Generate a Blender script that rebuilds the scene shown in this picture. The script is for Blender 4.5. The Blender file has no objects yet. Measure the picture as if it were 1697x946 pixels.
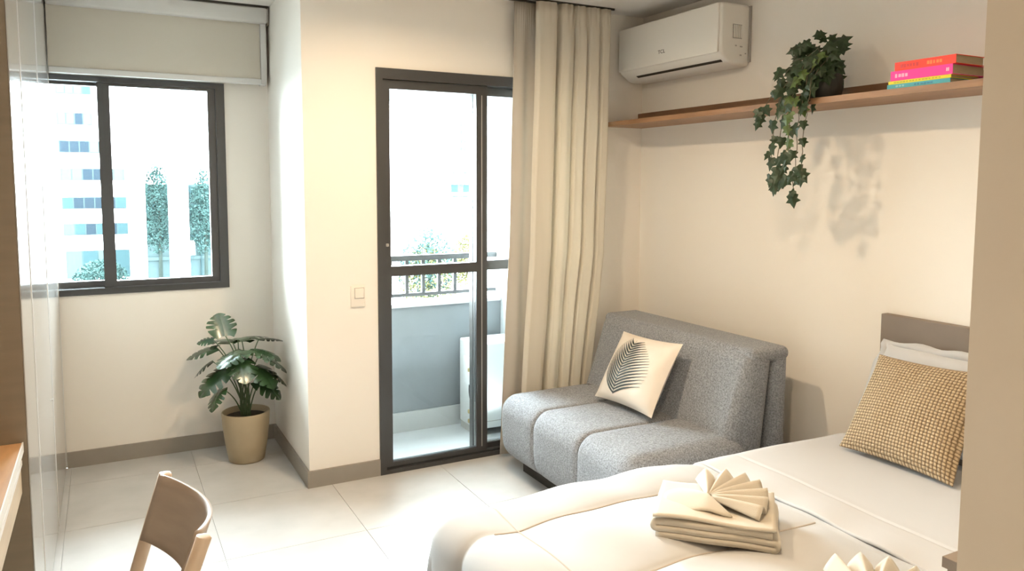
import bpy, math, random
from mathutils import Vector, Matrix
random.seed(7)
sc = bpy.context.scene
C = sc.collection
PI = math.pi
sin, cos = math.sin, math.cos

# ------------------------------------------------------------------ camera
cam_data = bpy.data.cameras.new('camera')
cam = bpy.data.objects.new('camera', cam_data)
C.objects.link(cam)
sc.camera = cam
YAW, PITCH, ROLL = math.radians(27.834), math.radians(-4.893), math.radians(0.165)
fw = Vector((sin(YAW) * cos(PITCH), cos(YAW) * cos(PITCH), sin(PITCH)))
rt = Vector((cos(YAW), -sin(YAW), 0))
up = rt.cross(fw)
r2 = rt * cos(ROLL) + up * sin(ROLL)
u2 = -rt * sin(ROLL) + up * cos(ROLL)
cam.matrix_world = Matrix(((r2.x, u2.x, -fw.x, -2.920), (r2.y, u2.y, -fw.y, -3.837),
                           (r2.z, u2.z, -fw.z, 1.548), (0, 0, 0, 1)))
cam_data.sensor_width = 36
cam_data.lens = 1276.7 / 1697 * 36
cam_data.shift_y = -(473 - 411.756) / 1697
cam_data.clip_start = 0.05
cam_data.clip_end = 600

# ------------------------------------------------------------------ sky, sun, exposure
world = bpy.data.worlds.new('world')
sc.world = world
world.use_nodes = True
bg = world.node_tree.nodes['Background']
bg.inputs['Color'].default_value = (0.83, 0.925, 1.0, 1)
bg.inputs['Strength'].default_value = 62.0
sun_d = bpy.data.lights.new('sun', 'SUN')
sun_d.energy = 3.0
sun_d.angle = math.radians(3)
sun = bpy.data.objects.new('sun', sun_d)
C.objects.link(sun)
sun.rotation_euler = (math.radians(48), 0, math.radians(-25))
LAMP_W = 18.5
LAMP_COL = (1.0, 0.76, 0.49)
def portal(name, x0, x1, z0, z1, y):
    d = bpy.data.lights.new(name, 'AREA')
    d.shape = 'RECTANGLE'
    d.size = x1 - x0
    d.size_y = z1 - z0
    d.cycles.is_portal = True
    o = bpy.data.objects.new(name, d)
    C.objects.link(o)
    o.location = ((x0 + x1) / 2, y, (z0 + z1) / 2)
    o.rotation_euler = (-PI / 2, 0, 0)
portal('window_portal', -3.5, -2.296, 0.94, 2.10, 1.02)
portal('door_portal', -1.68, -0.5, 0.0, 2.13, 0.17)
sc.view_settings.view_transform = 'Standard'
sc.view_settings.look = 'None'
sc.view_settings.gamma = 1
sc.view_settings.use_curve_mapping = False
sc.view_settings.exposure = 0.45
sc.cycles.use_denoising = True
sc.cycles.sample_clamp_indirect = 8

# ------------------------------------------------------------------ materials
def M(name, col, rough=0.5, metal=0.0, spec=0.5, noise=None, bump=None, trans=0.0, sheen=0.0, emit=None, stretch=None, coat=0.0):
    m = bpy.data.materials.new(name)
    m.use_nodes = True
    nt = m.node_tree
    b = nt.nodes['Principled BSDF']
    b.inputs['Base Color'].default_value = (*col, 1)
    b.inputs['Roughness'].default_value = rough
    b.inputs['Metallic'].default_value = metal
    b.inputs['Specular IOR Level'].default_value = spec
    b.inputs['Sheen Weight'].default_value = sheen
    b.inputs['Coat Weight'].default_value = coat
    tc = nt.nodes.new('ShaderNodeTexCoord')
    vec = tc.outputs['Object']
    if stretch:
        mp = nt.nodes.new('ShaderNodeMapping')
        mp.inputs['Scale'].default_value = stretch
        nt.links.new(vec, mp.inputs['Vector'])
        vec = mp.outputs['Vector']
    if noise:
        n = nt.nodes.new('ShaderNodeTexNoise')
        n.inputs['Scale'].default_value = noise[0]
        n.inputs['Detail'].default_value = 4
        nt.links.new(vec, n.inputs['Vector'])
        r = nt.nodes.new('ShaderNodeValToRGB')
        a = noise[1]
        r.color_ramp.elements[0].position = 0.3
        r.color_ramp.elements[1].position = 0.7
        r.color_ramp.elements[0].color = (*[c * (1 - a) for c in col], 1)
        r.color_ramp.elements[1].color = (*[min(1, c * (1 + a)) for c in col], 1)
        nt.links.new(n.outputs['Fac'], r.inputs['Fac'])
        nt.links.new(r.outputs['Color'], b.inputs['Base Color'])
    if bump:
        n2 = nt.nodes.new('ShaderNodeTexNoise')
        n2.inputs['Scale'].default_value = bump[0]
        n2.inputs['Detail'].default_value = 3
        nt.links.new(vec, n2.inputs['Vector'])
        bp = nt.nodes.new('ShaderNodeBump')
        bp.inputs['Strength'].default_value = bump[1]
        bp.inputs['Distance'].default_value = bump[2] if len(bump) > 2 else 0.002
        nt.links.new(n2.outputs['Fac'], bp.inputs['Height'])
        nt.links.new(bp.outputs['Normal'], b.inputs['Normal'])
    if trans:
        t = nt.nodes.new('ShaderNodeBsdfTranslucent')
        t.inputs['Color'].default_value = (*col, 1)
        mx = nt.nodes.new('ShaderNodeMixShader')
        mx.inputs['Fac'].default_value = trans
        nt.links.new(b.outputs['BSDF'], mx.inputs[1])
        nt.links.new(t.outputs['BSDF'], mx.inputs[2])
        nt.links.new(mx.outputs['Shader'], nt.nodes['Material Output'].inputs['Surface'])
    if emit:
        b.inputs['Emission Color'].default_value = (*emit[0], 1)
        b.inputs['Emission Strength'].default_value = emit[1]
    return m

def glass_mat(name, tint):
    m = bpy.data.materials.new(name)
    m.use_nodes = True
    nt = m.node_tree
    nt.nodes.remove(nt.nodes['Principled BSDF'])
    tr = nt.nodes.new('ShaderNodeBsdfTransparent')
    tr.inputs['Color'].default_value = (*tint, 1)
    gl = nt.nodes.new('ShaderNodeBsdfGlossy')
    gl.inputs['Roughness'].default_value = 0.0
    fr = nt.nodes.new('ShaderNodeFresnel')
    fr.inputs['IOR'].default_value = 1.3
    mx = nt.nodes.new('ShaderNodeMixShader')
    nt.links.new(fr.outputs['Fac'], mx.inputs['Fac'])
    nt.links.new(tr.outputs['BSDF'], mx.inputs[1])
    nt.links.new(gl.outputs['BSDF'], mx.inputs[2])
    nt.links.new(mx.outputs['Shader'], nt.nodes['Material Output'].inputs['Surface'])
    return m

def weave_mat(name, light, dark, n):
    m = bpy.data.materials.new(name)
    m.use_nodes = True
    nt = m.node_tree
    b = nt.nodes['Principled BSDF']
    b.inputs['Roughness'].default_value = 0.85
    tc = nt.nodes.new('ShaderNodeTexCoord')
    sep = nt.nodes.new('ShaderNodeSeparateXYZ')
    nt.links.new(tc.outputs['UV'], sep.inputs[0])
    def math_(op, a, bval=None):
        q = nt.nodes.new('ShaderNodeMath')
        q.operation = op
        for i, v in enumerate((a, bval)):
            if v is None:
                continue
            if isinstance(v, (int, float)):
                q.inputs[i].default_value = v
            else:
                nt.links.new(v, q.inputs[i])
        return q.outputs[0]
    un = math_('MULTIPLY', sep.outputs[0], n)
    vn = math_('MULTIPLY', sep.outputs[1], n)
    su = math_('ABSOLUTE', math_('SINE', math_('MULTIPLY', un, PI)))
    sv = math_('ABSOLUTE', math_('SINE', math_('MULTIPLY', vn, PI)))
    par = math_('MODULO', math_('ADD', math_('FLOOR', un), math_('FLOOR', vn)), 2)
    inv = math_('SUBTRACT', 1, par)
    w1 = math_('MULTIPLY', math_('MULTIPLY', math_('POWER', su, 0.5), sv), par)
    w2 = math_('MULTIPLY', math_('MULTIPLY', math_('POWER', sv, 0.5), math_('MULTIPLY', su, 0.75)), inv)
    h = math_('ADD', w1, w2)
    nz = nt.nodes.new('ShaderNodeTexNoise')
    nz.inputs['Scale'].default_value = 60
    nt.links.new(tc.outputs['UV'], nz.inputs['Vector'])
    hh = math_('ADD', math_('MULTIPLY', h, 0.8), math_('MULTIPLY', math_('SUBTRACT', nz.outputs['Fac'], 0.4), 0.5))
    r = nt.nodes.new('ShaderNodeValToRGB')
    r.color_ramp.elements[0].position = 0.1
    r.color_ramp.elements[1].position = 0.62
    r.color_ramp.elements[0].color = (*dark, 1)
    r.color_ramp.elements[1].color = (*light, 1)
    nt.links.new(hh, r.inputs['Fac'])
    nt.links.new(r.outputs['Color'], b.inputs['Base Color'])
    bp = nt.nodes.new('ShaderNodeBump')
    bp.inputs['Distance'].default_value = 0.004
    nt.links.new(h, bp.inputs['Height'])
    nt.links.new(bp.outputs['Normal'], b.inputs['Normal'])
    return m

WALL = M('wall_paint', (0.86, 0.81, 0.745), 0.7, spec=0.2, bump=(220, 0.05))
CEIL = M('ceiling_paint', (0.84, 0.81, 0.77), 0.8, spec=0.15)
BEIGE = M('beige_paint', (0.62, 0.50, 0.37), 0.6, spec=0.3, noise=(3, 0.02))
TILE = M('floor_tile', (0.56, 0.545, 0.53), 0.22, spec=0.5, noise=(5, 0.06))
GROUT = M('grout', (0.50, 0.485, 0.465), 0.8)
SKIRT = M('skirting_tile', (0.30, 0.265, 0.225), 0.4, noise=(6, 0.05))
BLACK = M('graphite_aluminium', (0.048, 0.047, 0.047), 0.38, spec=0.5)
RUBBER = M('rubber_seal', (0.02, 0.02, 0.02), 0.7)
GLASS = glass_mat('clear_glass', (0.93, 0.97, 0.96))
GLOSS = M('greige_lacquer', (0.42, 0.405, 0.385), 0.12, spec=0.6)
TAUPE = M('taupe_laminate', (0.23, 0.18, 0.125), 0.5, noise=(4, 0.06), stretch=(1, 1, 8))
OAK = M('desk_oak', (0.50, 0.27, 0.12), 0.4, noise=(5, 0.18), stretch=(6, 1, 6))
OAKPALE = M('pale_oak', (0.55, 0.44, 0.32), 0.45, noise=(5, 0.1), stretch=(6, 1, 6))
TRIM = M('pale_edge_band', (0.85, 0.83, 0.8), 0.3)
BEECH = M('beech_wood', (0.56, 0.435, 0.325), 0.42, noise=(6, 0.08), stretch=(5, 5, 1))
PLY = M('beech_plywood', (0.37, 0.295, 0.235), 0.45, noise=(6, 0.08), stretch=(1, 1, 6))
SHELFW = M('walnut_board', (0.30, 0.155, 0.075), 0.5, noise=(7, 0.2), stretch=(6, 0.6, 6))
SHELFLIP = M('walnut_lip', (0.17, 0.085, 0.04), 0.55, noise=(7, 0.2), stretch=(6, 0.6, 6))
ACW = M('white_plastic', (0.82, 0.79, 0.74), 0.3)
ACG = M('grey_plastic', (0.42, 0.40, 0.37), 0.4)
DARK = M('dark_slot', (0.03, 0.025, 0.02), 0.6)
SOFA = M('grey_tweed', (0.262, 0.272, 0.295), 0.9, spec=0.2, noise=(150, 0.42), bump=(330, 0.6, 0.003), sheen=0.15)
SEAM = M('grey_seam', (0.07, 0.07, 0.072), 0.9)
SATIN = M('ivory_satin', (0.74, 0.66, 0.575), 0.42, spec=0.4, noise=(9, 0.04), sheen=0.1)
PRINT = M('black_print', (0.025, 0.035, 0.035), 0.6)
LINEN = M('white_linen', (0.49, 0.482, 0.478), 0.8, spec=0.2, noise=(5, 0.02), bump=(14, 0.12, 0.006), sheen=0.1)
SHEET = M('white_percale', (0.54, 0.525, 0.52), 0.75, spec=0.2, bump=(9, 0.12, 0.006))
STITCH = M('stitch_line', (0.50, 0.44, 0.39), 0.8)
TOWEL = M('cream_towel', (0.53, 0.47, 0.385), 0.9, spec=0.1, bump=(420, 0.35, 0.002), sheen=0.25)
JUTE = weave_mat('woven_jute', (0.56, 0.42, 0.26), (0.15, 0.095, 0.05), 34)
HEADB = M('brown_grey_headboard', (0.215, 0.165, 0.125), 0.5, noise=(5, 0.05))
CURT = M('ivory_curtain', (0.76, 0.70, 0.60), 0.85, spec=0.1, trans=0.22, noise=(30, 0.03), stretch=(1, 1, 0.05))
LINER = M('grey_liner', (0.52, 0.47, 0.405), 0.85, spec=0.1, trans=0.08)
BLIND = M('greige_blind', (0.66, 0.61, 0.53), 0.85, spec=0.1, trans=0.12)
BLINDW = M('white_blind_casing', (0.66, 0.65, 0.635), 0.4)
POT = M('sand_pot', (0.40, 0.315, 0.20), 0.55, noise=(8, 0.05))
SOIL = M('soil', (0.05, 0.035, 0.025), 0.95, bump=(60, 1.0, 0.01))
MONST = M('monstera_leaf', (0.030, 0.068, 0.026), 0.24, spec=0.8, noise=(14, 0.25))
STEM = M('green_stem', (0.06, 0.10, 0.04), 0.5)
IVY = M('ivy_leaf', (0.022, 0.045, 0.016), 0.4, spec=0.4, noise=(20, 0.35), trans=0.1)
IVYL = M('pale_ivy_leaf', (0.09, 0.14, 0.035), 0.4, spec=0.4, noise=(20, 0.3), trans=0.15)
VINE = M('ivy_vine', (0.12, 0.10, 0.06), 0.7)
DPOT = M('charcoal_pot', (0.028, 0.030, 0.029), 0.5)
PAGES = M('book_pages', (0.46, 0.37, 0.245), 0.9, noise=(90, 0.12), stretch=(0.2, 0.2, 6))
SWITCHM = M('cream_switch', (0.82, 0.75, 0.66), 0.35)
PARAPET = M('grey_render', (0.20, 0.212, 0.225), 0.85, noise=(5, 0.05))
PARWHITE = M('white_capping', (0.75, 0.75, 0.75), 0.7)
BALTILE = M('balcony_tile', (0.52, 0.52, 0.52), 0.4, noise=(5, 0.04))
BALWALL = M('balcony_white', (0.75, 0.78, 0.80), 0.8)
CONDW = M('condenser_white', (0.78, 0.78, 0.77), 0.4)
BRASS = M('brass', (0.55, 0.43, 0.22), 0.35, metal=1)
CABLE = M('black_cable', (0.02, 0.02, 0.02), 0.6)
BFAC = M('white_facade', (0.80, 0.80, 0.79), 0.8)
BTEAL = M('teal_window_glass', (0.013, 0.023, 0.025), 1.0, spec=0.0)
BTEAL2 = M('blue_window_glass', (0.008, 0.0115, 0.015), 1.0, spec=0.0)
BPALE = M('pale_window_glass', (0.024, 0.034, 0.035), 1.0, spec=0.0)
FOLI = M('foliage', (0.016, 0.029, 0.027), 1.0, spec=0.0, noise=(1.2, 0.5))
FOLIY = M('yellow_foliage', (0.05, 0.048, 0.02), 1.0, spec=0.0, noise=(1.2, 0.4))
BARK = M('bark', (0.014, 0.018, 0.016), 1.0, spec=0.0)
GROUND = M('pale_street', (0.40, 0.41, 0.41), 0.9, noise=(0.2, 0.12))
POLEM = M('pole_metal', (0.10, 0.12, 0.13), 0.6)
LAMPB = M('lamp_body', (0.8, 0.8, 0.78), 0.4)
LAMPE = M('lamp_diffuser', (0.9, 0.88, 0.84), 0.4, emit=((1.0, 0.82, 0.6), 6.0))

# ------------------------------------------------------------------ mesh helpers (world coordinates in, local out)
OFF = {}
def add(name, vf, mat, parent=None, smooth=False, uv=None, solid=0.0, base=None):
    v, f = vf
    if parent is not None:
        off = OFF[parent.name]
    elif base is not None:
        off = Vector(base)
    else:
        xs = [p[0] for p in v]; ys = [p[1] for p in v]; zs = [p[2] for p in v]
        off = Vector(((min(xs) + max(xs)) / 2, (min(ys) + max(ys)) / 2, min(zs)))
    me = bpy.data.meshes.new(name)
    me.from_pydata([(p[0] - off[0], p[1] - off[1], p[2] - off[2]) for p in v], [], f)
    if uv:
        ul = me.uv_layers.new(name='UVMap')
        for lp in me.loops:
            ul.data[lp.index].uv = uv[lp.vertex_index]
    if smooth:
        me.polygons.foreach_set('use_smooth', [True] * len(me.polygons))
    me.materials.append(mat)
    me.update()
    o = bpy.data.objects.new(name, me)
    C.objects.link(o)
    if parent is not None:
        o.parent = parent
    else:
        o.location = off
    OFF[o.name] = off
    if solid:
        md = o.modifiers.new('thickness', 'SOLIDIFY')
        md.thickness = solid
        md.offset = 0
    return o

def thing(name, label, cat, loc, group=None):
    o = bpy.data.objects.new(name, None)
    C.objects.link(o)
    o.empty_display_size = 0.05
    o.location = loc
    OFF[o.name] = Vector(loc)
    return tag(o, label, cat, group)

def tag(o, label, cat, group=None):
    o['label'] = label
    o['category'] = cat
    if group:
        o['group'] = group
    return o

def struct(o):
    o['kind'] = 'structure'
    return o

def box(x0, x1, y0, y1, z0, z1):
    v = [(x, y, z) for z in (z0, z1) for y in (y0, y1) for x in (x0, x1)]
    f = [(0, 2, 3, 1), (4, 5, 7, 6), (0, 1, 5, 4), (2, 6, 7, 3), (0, 4, 6, 2), (1, 3, 7, 5)]
    return v, f

def join(*parts):
    V, F = [], []
    for v, f in parts:
        n = len(V)
        V += list(v)
        F += [tuple(i + n for i in q) for q in f]
    return V, F

def xf(vf, fn):
    return [fn(p) for p in vf[0]], vf[1]

def rbox(lo, hi, r, k=4, n=(2, 2, 2), extra=((), (), ()), deform=None):
    ax = []
    for i in range(3):
        rr = min(r, (hi[i] - lo[i]) / 2 - 1e-4)
        p = [lo[i] + rr * j / k for j in range(k + 1)] + [hi[i] - rr * j / k for j in range(k + 1)]
        p += [lo[i] + rr + (hi[i] - lo[i] - 2 * rr) * j / n[i] for j in range(1, n[i])]
        p += list(extra[i])
        ax.append(sorted(set(round(q, 6) for q in p)))
    V, F, idx = [], [], {}
    def vid(p):
        key = (round(p[0], 5), round(p[1], 5), round(p[2], 5))
        if key not in idx:
            inner = [min(max(p[i], lo[i] + min(r, (hi[i] - lo[i]) / 2 - 1e-4)), hi[i] - min(r, (hi[i] - lo[i]) / 2 - 1e-4)) for i in range(3)]
            d = Vector([p[i] - inner[i] for i in range(3)])
            if d.length > 1e-9:
                d = d.normalized() * min(r, min((hi[i] - lo[i]) / 2 - 1e-4 for i in range(3)) if False else r)
            q = tuple(inner[i] + d[i] for i in range(3))
            idx[key] = len(V)
            V.append(deform(q) if deform else q)
        return idx[key]
    for a in range(3):
        b, c = (a + 1) % 3, (a + 2) % 3
        for side in (0, 1):
            val = hi[a] if side else lo[a]
            for i in range(len(ax[b]) - 1):
                for j in range(len(ax[c]) - 1):
                    q = []
                    for di, dj in ((0, 0), (1, 0), (1, 1), (0, 1)):
                        p = [0, 0, 0]
                        p[a] = val
                        p[b] = ax[b][i + di]
                        p[c] = ax[c][j + dj]
                        q.append(vid(p))
                    F.append(tuple(q if side else q[::-1]))
    return V, F

def tube(path, rad, n=8, cap=True):
    path = [Vector(p) for p in path]
    V, F = [], []
    ref = None
    for i, p in enumerate(path):
        t = (path[min(i + 1, len(path) - 1)] - path[max(i - 1, 0)]).normalized()
        if ref is None:
            ref = t.orthogonal().normalized()
        ref = (ref - t * ref.dot(t)).normalized()
        s = t.cross(ref)
        r = rad[i] if isinstance(rad, (list, tuple)) else rad
        for k in range(n):
            a = 2 * PI * k / n
            V.append(tuple(p + ref * (r * cos(a)) + s * (r * sin(a))))
    for i in range(len(path) - 1):
        for k in range(n):
            F.append((i * n + k, i * n + (k + 1) % n, (i + 1) * n + (k + 1) % n, (i + 1) * n + k))
    if cap:
        F.append(tuple(range(n))[::-1])
        F.append(tuple((len(path) - 1) * n + k for k in range(n)))
    return V, F

def lathe(prof, cx, cy, n=32):
    V, F = [], []
    for r, z in prof:
        for k in range(n):
            a = 2 * PI * k / n
            V.append((cx + r * cos(a), cy + r * sin(a), z))
    for i in range(len(prof) - 1):
        for k in range(n):
            F.append((i * n + k, i * n + (k + 1) % n, (i + 1) * n + (k + 1) % n, (i + 1) * n + k))
    F.append(tuple(range(n))[::-1])
    F.append(tuple((len(prof) - 1) * n + k for k in range(n)))
    return V, F

def grid(nu, nv, fn):
    V = [tuple(fn(i / nu, j / nv)) for j in range(nv + 1) for i in range(nu + 1)]
    F = [(j * (nu + 1) + i, j * (nu + 1) + i + 1, (j + 1) * (nu + 1) + i + 1, (j + 1) * (nu + 1) + i) for j in range(nv) for i in range(nu)]
    return V, F

def bez(p0, p1, p2, n=10):
    p0, p1, p2 = Vector(p0), Vector(p1), Vector(p2)
    return [p0 * (1 - t) ** 2 + p1 * (2 * t * (1 - t)) + p2 * t * t for t in [i / n for i in range(n + 1)]]

def interp(tab, x):
    if x <= tab[0][0]:
        return tab[0][1]
    for (a, b), (c, d) in zip(tab, tab[1:]):
        if x <= c:
            return b + (d - b) * (x - a) / (c - a)
    return tab[-1][1]

# ------------------------------------------------------------------ the room
D = 0.874            # window wall plane, the door wall is y = 0, the right wall x = 0
PX = -2.052          # left face of the pillar
H = 2.54
XL = -3.80
YB = -5.4
fl = struct(add('floor', join(box(XL, 0, YB, 0, -0.12, -0.004), box(XL, PX, 0, D, -0.12, -0.004)), GROUT, base=(-1.9, -2.5, 0)))
S = 0.595
g = 0.0012
tile_cache = {}
for i in range(-1, 8):
    for j in range(-10, 3):
        x0, x1 = -1.94 + (i - 4) * S, -1.94 + (i - 3) * S
        y0, y1 = -0.005 + (j - 1) * S, -0.005 + j * S
        if abs(y1) < 0.02:
            y1 = 0.0
        if abs(y0) < 0.02:
            y0 = 0.0
        x0, x1, y0, y1 = max(x0, XL), min(x1, 0), max(y0, YB), y1
        if y0 >= 0:
            x1 = min(x1, PX)
            y1 = min(y1, D)
        if x1 - x0 < 0.02 or y1 - y0 < 0.02:
            continue
        add('tile', box(x0 + g, x1 - g, y0 + g, y1 - g, -0.004, 0.0), TILE, fl)
WX0, WX1, WZ0, WZ1 = -3.50, -2.296, 0.937, 2.103
DX0, DX1, DZ1 = -1.682, -0.47, 2.128
struct(add('wall_right', box(0, 0.15, YB, 0.15, 0, H), WALL))
struct(add('wall_door', join(box(-1.70, DX0, 0, 0.15, 0, H), box(DX0, DX1, 0, 0.15, DZ1, H), box(DX1, 0, 0, 0.15, 0, H)), WALL))
struct(add('wall_pillar', box(PX, -1.70, 0, 1.0, 0, H), WALL))
struct(add('wall_window', join(box(XL, WX0, D, 1.0, 0, H), box(WX1, PX, D, 1.0, 0, H), box(WX0, WX1, D, 1.0, 0, WZ0), box(WX0, WX1, D, 1.0, WZ1, H)), WALL))
struct(add('wall_left', box(XL - 0.15, XL, YB, 1.0, 0, H), WALL))
struct(add('wall_back', box(XL, 0, YB - 0.15, YB, 0, H), WALL))
struct(add('wall_partition', box(-1.865, 0, -3.40, -3.20, 0, H), BEIGE))
struct(add('ceiling', box(XL - 0.15, 0.15, YB - 0.15, 1.0, H, H + 0.15), CEIL))
HB = 0.087
struct(add('baseboard_window', box(-3.15, PX, D - 0.012, D, 0, HB), SKIRT))
struct(add('baseboard_pillar', box(PX - 0.012, PX, -0.012, D - 0.012, 0, HB), SKIRT))
struct(add('baseboard_door', box(PX, DX0, -0.012, 0, 0, HB), SKIRT))
struct(add('baseboard_right', box(-0.012, 0, -3.2, -0.012, 0, HB), SKIRT))

# sliding balcony door
door = struct(bpy.data.objects.new('door_1', None))
C.objects.link(door)
door.location = (-1.08, 0, 0)
OFF[door.name] = Vector(door.location)
door['label'] = 'dark graphite sliding glass door to the balcony'
add('outer_frame', join(box(DX0, DX0 + 0.035, -0.012, 0.13, 0, DZ1), box(DX1 - 0.035, DX1, -0.012, 0.13, 0, DZ1),
                        box(DX0 + 0.035, DX1 - 0.035, -0.012, 0.13, DZ1 - 0.055, DZ1), box(DX0 + 0.035, DX1 - 0.035, -0.012, 0.13, 0.0, 0.022)), BLACK, door)
add('threshold_track', join(box(DX0 + 0.04, DX1 - 0.04, 0.004, 0.010, 0.022, 0.032), box(DX0 + 0.04, DX1 - 0.04, 0.064, 0.070, 0.022, 0.032)), RUBBER, door)
def sash(x0, x1, y0, y1, z0, z1, st, sl, sr, nm):
    s = add(nm, join(box(x0, x0 + sl, y0, y1, z0, z1), box(x1 - sr, x1, y0, y1, z0, z1), box(x0 + sl, x1 - sr, y0, y1, z0, z0 + st[0]),
                     box(x0 + sl, x1 - sr, y0, y1, z1 - st[1], z1), box(x0 + sl, x1 - sr, y0, y1, 1.055, 1.108)), BLACK, door)
    ym = (y0 + y1) / 2
    for a, b in ((z0 + st[0], 1.055), (1.108, z1 - st[1])):
        add('glass_pane', box(x0 + sl + 0.001, x1 - sr - 0.001, ym - 0.003, ym + 0.003, a + 0.001, b - 0.001), GLASS, door)
    return s
s1 = sash(DX0 + 0.036, -1.047, 0.006, 0.050, 0.024, 2.072, (0.030, 0.046), 0.040, 0.066, 'sliding_sash')
add('lock', lathe([(0.0015, 1.213), (0.008, 1.215), (0.008, 1.228), (0.0015, 1.23)], -1.626, 0.004, 12), ACG, s1)
add('meeting_groove', box(-1.083, -1.079, 0.003, 0.0055, 0.06, 2.02), ACG, s1)
sash(-1.112, DX1 - 0.036, 0.060, 0.104, 0.024, 2.072, (0.030, 0.046), 0.068, 0.05, 'fixed_sash')

# window on the left wall
win = struct(bpy.data.objects.new('window_1', None))
C.objects.link(win)
win.location = (-2.9, D, WZ0)
OFF[win.name] = Vector(win.location)
win['label'] = 'dark framed two-pane sliding window beside the wardrobe'
add('window_frame', join(box(WX1 - 0.047, WX1, D - 0.012, 0.98, WZ0, WZ1), box(WX0, WX0 + 0.047, D - 0.012, 0.98, WZ0, WZ1),
                         box(WX0 + 0.047, WX1 - 0.047, D - 0.012, 0.98, WZ0, WZ0 + 0.036), box(WX0 + 0.047, WX1 - 0.047, D - 0.012, 0.98, WZ1 - 0.028, WZ1)), BLACK, win)
def wsash(x0, x1, y0, y1, l, r):
    z0, z1 = WZ0 + 0.037, WZ1 - 0.029
    add('window_sash', join(box(x0, x0 + l, y0, y1, z0, z1), box(x1 - r, x1, y0, y1, z0, z1), box(x0 + l, x1 - r, y0, y1, z0, z0 + 0.032), box(x0 + l, x1 - r, y0, y1, z1 - 0.016, z1)), BLACK, win)
    add('glass_pane', box(x0 + l + 0.001, x1 - r - 0.001, (y0 + y1) / 2 - 0.003, (y0 + y1) / 2 + 0.003, z0 + 0.033, z1 - 0.017), GLASS, win)
wsash(-2.937, WX1 - 0.048, D + 0.004, D + 0.040, 0.060, 0.042)
wsash(WX0 + 0.048, -2.880, D + 0.050, D + 0.088, 0.042, 0.055)
add('track_lip', box(WX0 + 0.05, WX1 - 0.05, D - 0.017, D - 0.012, WZ0 + 0.028, WZ0 + 0.034), BLACK, win)

# ------------------------------------------------------------------ balcony
struct(add('floor_balcony', box(-1.70, -0.63, 0.15, 0.66, -0.12, -0.012), BALTILE))
struct(add('wall_parapet', box(-1.70, -0.63, 0.66, 0.80, -0.12, 0.775), PARAPET))
struct(add('trim_1', box(-1.70, -0.63, 0.645, 0.82, 0.775, 0.795), PARWHITE))
struct(add('baseboard_balcony', box(-1.70, -0.63, 0.645, 0.66, -0.012, 0.112), BALTILE))
struct(add('wall_balcony', box(-0.63, -0.45, 0.15, 1.0, -0.12, H), BALWALL))
struct(add('ceiling_balcony', join(box(-1.70, -0.63, 0.15, 1.0, 2.40, H), box(-1.70, -0.63, 0.66, 0.82, 2.035, 2.40)), BALWALL))
rail = thing('balcony_railing', 'dark metal railing on top of the balcony parapet', 'railing', (-1.16, 0.74, 0.795))
add('top_rail', box(-1.70, -0.631, 0.720, 0.760, 1.056, 1.090), BLACK, rail)
add('bottom_rail', box(-1.70, -0.631, 0.730, 0.750, 0.828, 0.850), BLACK, rail)
for k in range(10):
    x = -1.693 + k * 0.1097
    if x < -0.64:
        add('baluster', box(x - 0.011, x + 0.011, 0.732, 0.748, 0.850, 1.056), BLACK, rail)
for x in (-1.55, -0.75):
    add('rail_foot', box(x - 0.012, x + 0.012, 0.729, 0.751, 0.795, 0.828), BLACK, rail)
con = thing('condenser_unit', 'white air conditioner condenser on the balcony floor', 'condenser', (-0.80, 0.47, -0.012))
add('casing', rbox((-0.955, 0.345, 0.03), (-0.635, 0.60, 0.565), 0.012, 2, (1, 1, 1)), CONDW, con, True)
add('valve_cover', rbox((-0.972, 0.36, 0.30), (-0.956, 0.50, 0.47), 0.006, 2, (1, 1, 1)), CONDW, con, True)
for z in (0.40, 0.14, 0.08):
    add('valve', lathe([(0.011, z - 0.011), (0.013, z - 0.006), (0.013, z + 0.006), (0.011, z + 0.011)], -0.975, 0.40, 10), BRASS, con)
for k in range(3):
    add('pipe', tube(bez((-0.965, 0.42 - k * 0.02, 0.31), (-0.985, 0.40 - k * 0.02, 0.22), (-0.957, 0.36 - k * 0.006, 0.15 - k * 0.01)), 0.006, 6), CABLE, con, True)
for x in (-0.93, -0.70):
    add('foot', box(x - 0.02, x + 0.02, 0.36, 0.59, -0.012, 0.03), ACG, con)
add('panel_line', box(-0.95, -0.64, 0.3435, 0.345, 0.075, 0.079), ACG, con)

# ------------------------------------------------------------------ roller blind
bl = thing('roller_blind', 'greige roller blind with white cassette above the window', 'blind', (-2.6, 0.80, 2.10))
add('cassette', rbox((-3.15, 0.755, 2.442), (-2.066, 0.868, 2.528), 0.012, 3, (1, 1, 1)), BLINDW, bl, True)
add('fabric', box(-3.15, -2.104, 0.799, 0.801, 2.130, 2.445), BLIND, bl)
add('bottom_bar', rbox((-3.15, 0.790, 2.102), (-2.100, 0.812, 2.134), 0.005, 2, (1, 1, 1)), BLINDW, bl, True)
add('side_channel', box(-2.102, -2.072, 0.785, 0.868, 2.102, 2.442), BLINDW, bl)
add('cassette_gap', box(-3.15, -2.058, 0.760, 0.868, 2.528, 2.5395), DARK, bl)
add('end_cap', box(-2.066, -2.060, 0.760, 0.868, 2.436, 2.528), ACG, bl)

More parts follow.
